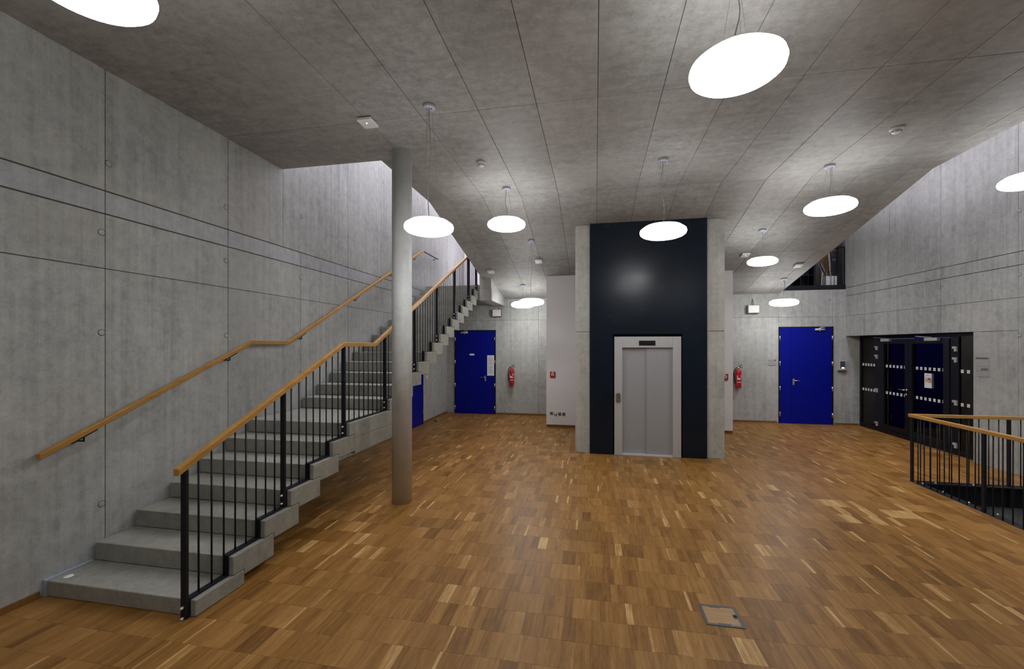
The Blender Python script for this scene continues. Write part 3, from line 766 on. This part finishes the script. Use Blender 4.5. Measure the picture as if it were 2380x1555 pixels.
# ================================================================ wall devices
def extinguisher(x, z0, label):
    y = YB-.10; s = 1.0
    o = empty('fire_extinguisher', (x, y, z0), label, 'fire extinguisher', 'red wall-hung fire extinguishers')
    prof = [(.050, 0), (.068, .008), (.072, .03), (.072, .40), (.066, .435), (.045, .462), (.022, .475), (.018, .50)]
    MB().lathe(prof, (x, y, z0), 24).build('cylinder', 'red', o)
    lb = MB()
    for i in range(8):
        a0 = -2.35+i*.2; a1 = a0+.2; r = .0735
        b = len(lb.v)
        for a in (a0, a1):
            for z in (.14, .33): lb.v.append((x+r*math.cos(a), y+r*math.sin(a), z0+z))
        lb.f.append((b, b+2, b+3, b+1))
    lab = lb.build('label_plate', 'alarm_red', o)
    for (za, zb, a0_, a1_) in ((.145, .160, -2.3, -.85), (.215, .235, -2.3, -.85), (.24, .262, -2.2, -1.3), (.27, .32, -2.25, -2.0), (.26, .33, -1.0, -.75)):
        m = MB(); n_ = 6
        for i in range(n_):
            b = len(m.v)
            for a in (a0_+(a1_-a0_)*i/n_, a0_+(a1_-a0_)*(i+1)/n_):
                for z in (za, zb): m.v.append((x+.0742*math.cos(a), y+.0742*math.sin(a), z0+z))
            m.f.append((b, b+2, b+3, b+1))
        m.build('printed_band', 'paper', o)
    MB().lathe([(.020, .495), (.020, .515), (.014, .53), (.001, .53)], (x, y, z0), 14).build('valve', 'chrome', o)
    MB().tube([(x-.01, y, z0+.525), (x+.04, y-.005, z0+.522), (x+.10, y-.005, z0+.515)], .008, 6).tube([(x-.01, y, z0+.53), (x+.04, y-.005, z0+.555), (x+.08, y-.005, z0+.585)], .008, 6).build('lever', 'rubber', o)
    MB().tube([(x-.015, y, z0+.515), (x-.06, y, z0+.50), (x-.095, y, z0+.44), (x-.105, y, z0+.34), (x-.095, y, z0+.22), (x-.082, y, z0+.12)], .0105, 8).build('hose', 'rubber', o)
    MB().box(x-.03, x+.03, y+.06, YB, z0+.36, z0+.40).box(x-.04, x+.04, YB-.008, YB, z0+.30, z0+.46).build('wall_bracket', 'rubber', o)
extinguisher(-2.290, .835, 'red fire extinguisher on the concrete wall beside the left blue door')
extinguisher(3.545, .870, 'red fire extinguisher on the wall left of the wide blue door')
def alarm(x, y, z, label):
    o = empty('fire_alarm_button', (x, y, z), label, 'fire alarm', 'red fire alarm call points')
    MB().box(x-.064, x+.064, y-.04, y, z-.068, z+.068).build('housing', 'alarm_red', o, bevel=.008)
    MB().box(x-.034, x+.034, y-.0425, y-.039, z+.006, z+.028).box(x-.034, x+.034, y-.0425, y-.039, z-.028, z-.008).build('pictogram', 'paper', o)
    MB().lathe([(.012, 0), (.012, -.004), (.001, -.005)], (x, y-.0425, z), 12, 'y').build('button', 'rubber', o)
    MB().box(x-.010, x+.010, y-.0425, y-.039, z+.036, z+.062).build('indicator', 'paper', o)
alarm(-1.000, 10.30, 1.255, 'red fire alarm call point on the white wall left of the lift')
alarm(2.815, 10.30, 1.250, 'red fire alarm call point half hidden on the white wall right of the lift')
for i, (x, z) in enumerate(((-1.030, .327), (-.935, .325), (-.835, .318), (-.740, .316))):
    o = empty('wall_socket', (x, 10.30, z), ['leftmost grey wall socket on the white wall', 'wall socket holding a white plug, low on the white wall', 'grey wall socket right of the white plug', 'rightmost grey wall socket beside the lift pillar'][i], 'socket', 'sockets low on the white wall')
    MB().box(x-.037, x+.037, 10.288, 10.30, z-.036, z+.036).build('cover_plate', 'grey_plastic', o, bevel=.004)
    if i == 1: MB().box(x-.026, x+.026, 10.245, 10.289, z-.016, z+.040).build('plug', 'white', o, bevel=.006)
    else: MB().box(x-.022, x+.022, 10.284, 10.289, z-.020, z+.020).build('socket_insert', 'sign_dark', o, bevel=.002)
def speaker(x0, x1, z0, z1, label, wires):
    xm = (x0+x1)/2
    o = empty('wall_speaker', (xm, YB, z0), label, 'speaker', 'white box speakers high on the back wall')
    b = MB().box(x0, x1, YB-.10, YB, z0, z1).build('cabinet', 'grey_plastic', o, bevel=.004)
    MB().box(x0+.018, x1-.012, YB-.112, YB-.099, z0+.016, z1-.010).build('front_grille', 'white', o, bevel=.004)
    for dx in wires: MB().tube([(xm+dx, YB-.03, z1-.01), (xm+dx, YB-.02, z1+.06), (xm+dx*.2, YB-.005, z1+.16)], .005, 6).build('cable', 'cardboard', o)
speaker(-2.855, -2.590, 2.750, 2.960, 'white box speaker on the wall above the left blue door', (.04,))
speaker(3.765, 4.040, 2.752, 2.962, 'white box speaker on the wall above the right extinguisher', (-.012, .022))
sg = empty('sign_plate', (4.36, YB, 1.43), 'small grey room sign plate left of the wide blue door', 'sign')
MB().box(4.265, 4.455, YB-.006, YB, 1.438, 1.600).build('plate', 'sign_metal', sg, bevel=.001)
MB().box(4.275, 4.40, YB-.008, YB-.006, 1.560, 1.566).box(4.405, 4.445, YB-.008, YB-.006, 1.556, 1.590).box(4.27, 4.45, YB-.008, YB-.006, 1.446, 1.450).build('printed_text', 'sign_dark', sg)
cr = empty('card_reader', (5.91, YB, 1.32), 'silver wall terminal between the blue door and the glazed doors', 'card reader')
MB().box(5.832, 5.995, YB-.05, YB, 1.340, 1.578).build('housing', 'silver', cr, bevel=.008)
MB().box(5.858, 5.968, YB-.054, YB-.049, 1.385, 1.560).build('front_plate', 'slate', cr, bevel=.004)
MB().box(5.885, 5.945, YB-.057, YB-.053, 1.388, 1.412).build('display', 'amber', cr)
MB().box(5.815, 6.00, YB-.07, YB, 1.322, 1.338).build('ledge', 'slate', cr)
# two sign plates right of the glazed doors (on the skewed right wall)
dvec = Vector((.051, -1, 0)).normalized()
for i, (z0, z1, lab) in enumerate(((1.610, 1.765, 'upper grey sign plate on the wall right of the glazed doors'), (1.440, 1.600, 'lower grey sign plate on the wall right of the glazed doors'))):
    o = bpy.data.objects.new('sign_plate', None); link(o); o.location = Vector((6.0, 11.94, z0))+dvec*3.60; o.rotation_euler = wr.rotation_euler
    tag(o, lab, 'sign', 'sign plates right of the glazed doors')
    WORLD[o] = None
    MB().box(-.12, .12, -.008, 0, 0, z1-z0).build('plate', 'sign_metal', o, local=True, bevel=.001)
    if i == 0: MB().box(-.115, .10, -.0095, -.008, .115, .142).build('printed_text', 'sign_dark', o, local=True)
    else: MB().box(-.02, .10, -.0095, -.008, .108, .135).box(-.115, .10, -.0095, -.008, .092, .097).build('printed_text', 'sign_dark', o, local=True)
# light switch under the stairs, door stop, projecting sign
sw = empty('light_switch', (XL, 10.36, 1.11), 'white light switch on the side wall under the stairs', 'switch')
MB().box(XL, XL+.012, 10.32, 10.40, 1.108, 1.188).build('cover_plate', 'white', sw, bevel=.003)
MB().box(XL+.011, XL+.018, 10.335, 10.385, 1.120, 1.176).build('rocker', 'white', sw, bevel=.002)
ds = empty('door_stop', (-4.037, 10.516, 0), 'small black door stop on the floor near the left blue door', 'door stop')
MB().lathe([(.022, 0), (.022, .022), (.016, .032), (.001, .033)], (-4.037, 10.516, 0), 14).build('buffer', 'rubber', ds)
MB().box(-4.12, -4.05, 10.505, 10.527, 0, .010).build('base', 'chrome', ds)
es = empty('projecting_sign', (-1.21, 10.5, 2.13), 'thin white sign projecting from the left edge of the white wall', 'sign')
MB().box(-1.290, -1.160, 10.42, 10.58, 2.160, 2.172).build('plate', 'white', es)
MB().box(-1.172, -1.155, 10.44, 10.56, 2.140, 2.160).build('fixing', 'grey_plastic', es)

# ================================================================ floor box
hb = empty('floor_hatch', (.887, 3.338, 0), 'square floor outlet box with oak lid and slate frame', 'floor hatch')
hx0, hx1, hy0, hy1 = .760, 1.014, 3.215, 3.462; fwid = .019
MB().box(hx0, hx1, hy0, hy0+fwid, -.002, .004).box(hx0, hx1, hy1-fwid, hy1, -.002, .004).box(hx0, hx0+fwid, hy0+fwid, hy1-fwid, -.002, .004).box(hx1-fwid, hx1, hy0+fwid, hy1-fwid, -.002, .004).build('frame', 'slate', hb)
box('lid', 'lid', (hx0+fwid, hx1-fwid, hy0+fwid, hy1-fwid, -.002, .0025), hb)
box('hinge_tab', 'slate', (.845, .930, hy0+.012, hy0+.030, 0, .0042), hb)
box('hinge_tab', 'slate', (.830, .905, hy1-.030, hy1-.012, 0, .0042), hb)
co_ = box('cable_outlet', 'slate', (hx1-.045, hx1-.012, 3.318, 3.368, 0, .0045), hb, bevel=.001)
MB().lathe([(.013, .0046), (.013, .0062), (.009, .0062), (.008, .0048), (.001, .0048)], (hx1-.030, 3.343, 0), 16).build('outlet_ring', 'rubber', hb)

# ================================================================ upper gallery seen past the slab edge
gg = empty('gallery_railing', (5.3, 11.95, 3.32), 'black railing frame of the upper gallery', 'railing')
MB().box(4.56, 6.03, 11.90, 11.965, 3.325, 3.432).build('bottom_band', 'black', gg)
MB().box(4.56, 6.03, 11.925, 11.955, 4.345, 4.375).build('top_rail', 'black', gg)
for x in (4.7, 5.33, 5.855, 6.008): MB().box(x-.018, x+.018, 11.92, 11.96, 3.43, 4.35).build('post', 'black', gg)
for x in (4.82, 4.95, 5.08, 5.20, 5.46, 5.58, 5.70): MB().tube([(x, 11.94, 3.43), (x, 11.94, 4.35)], .006, 6).build('baluster', 'black', gg)
sf = empty('bookcase', (5.0, 12.9, 3.435), 'dark bookcase in the upper gallery', 'bookcase')
m = MB().box(4.62, 5.72, 13.1, 13.12, 3.436, 5.2)
for x in (4.62, 5.0, 5.35, 5.70): m.box(x, x+.025, 12.75, 13.1, 3.436, 5.2)
for z in (3.44, 3.80, 4.2, 4.6): m.box(4.645, 5.70, 12.75, 13.1, z, z+.025)
m.build('carcass', 'dark_shelf', sf)
def lean(name, mat, x0, x1, y, z0, z1, dx, th, label, cat, group=None):
    o = MB().prism([(x0, z0), (x1, z0), (x1+dx, z1), (x0+dx, z1)], 1, y, y+th).build(name, mat, label=label, cat=cat, group=group)
    return o
zb_ = 3.437
lean('cardboard_sheet', 'cardboard', 5.79, 5.93, 12.465, zb_+.005, 4.46, -.10, .015, 'brown board leaning in the upper gallery', 'board')
lean('wooden_board', 'beige', 5.945, 5.985, 12.455, zb_+.005, 4.45, -.08, .02, 'narrow cream board leaning against the brown board in the gallery', 'board')
lean('wooden_board', 'beige', 5.600, 5.630, 12.22, zb_, 3.80, .03, .02, 'short cream slat standing left of the white cartons in the gallery', 'board')
lean('plastic_tube', 'lilac', 5.885, 5.915, 12.415, zb_+.005, 4.35, -.40, .02, 'left lilac tube leaning in the upper gallery', 'tube', 'lilac tubes in the gallery')
lean('plastic_tube', 'lilac', 5.955, 5.985, 12.415, zb_+.005, 4.35, -.40, .02, 'right lilac tube leaning in the upper gallery', 'tube', 'lilac tubes in the gallery')
for (x0, x1, lab) in ((5.685, 5.785, 'left white carton on the gallery floor'), (5.795, 5.895, 'middle white carton on the gallery floor'), (5.905, 5.955, 'narrow right white carton on the gallery floor')):
    o = empty('carton', ((x0+x1)/2, 12.28, zb_), lab, 'carton', 'white cartons in the gallery')
    MB().box(x0, x1, 12.18, 12.40, zb_, zb_+.25).build('body', 'boxwhite', o, bevel=.003)
    MB().box(x0+.004, x1-.004, 12.176, 12.404, zb_+.225, zb_+.255).build('lid', 'white', o, bevel=.002)
bb = empty('chalkboard', (6.02, 12.49, 3.45), 'black board with white chalk writing in the upper gallery', 'chalkboard')
MB().box(5.935, 6.13, 12.49, 12.51, zb_+.005, 4.62).build('board', 'blackboard', bb)
def stroke(p, r=.007):
    MB().tube([(5.95+(x-5.79)*.95, 12.486, z+.02) for x, z in p], r, 5).build('chalk_stroke', 'chalk', bb)
stroke([(5.79, 4.375), (5.85, 4.385), (5.79, 4.27), (5.86, 4.265)]); stroke([(5.89, 4.36), (5.885, 4.39)]); stroke([(5.92, 4.39), (5.955, 4.34), (5.965, 4.27)])
stroke([(5.86, 4.16), (5.835, 4.14), (5.85, 4.11)], .004); stroke([(5.885, 4.11), (5.885, 4.16), (5.91, 4.15), (5.895, 4.135), (5.915, 4.12), (5.885, 4.11)], .004)
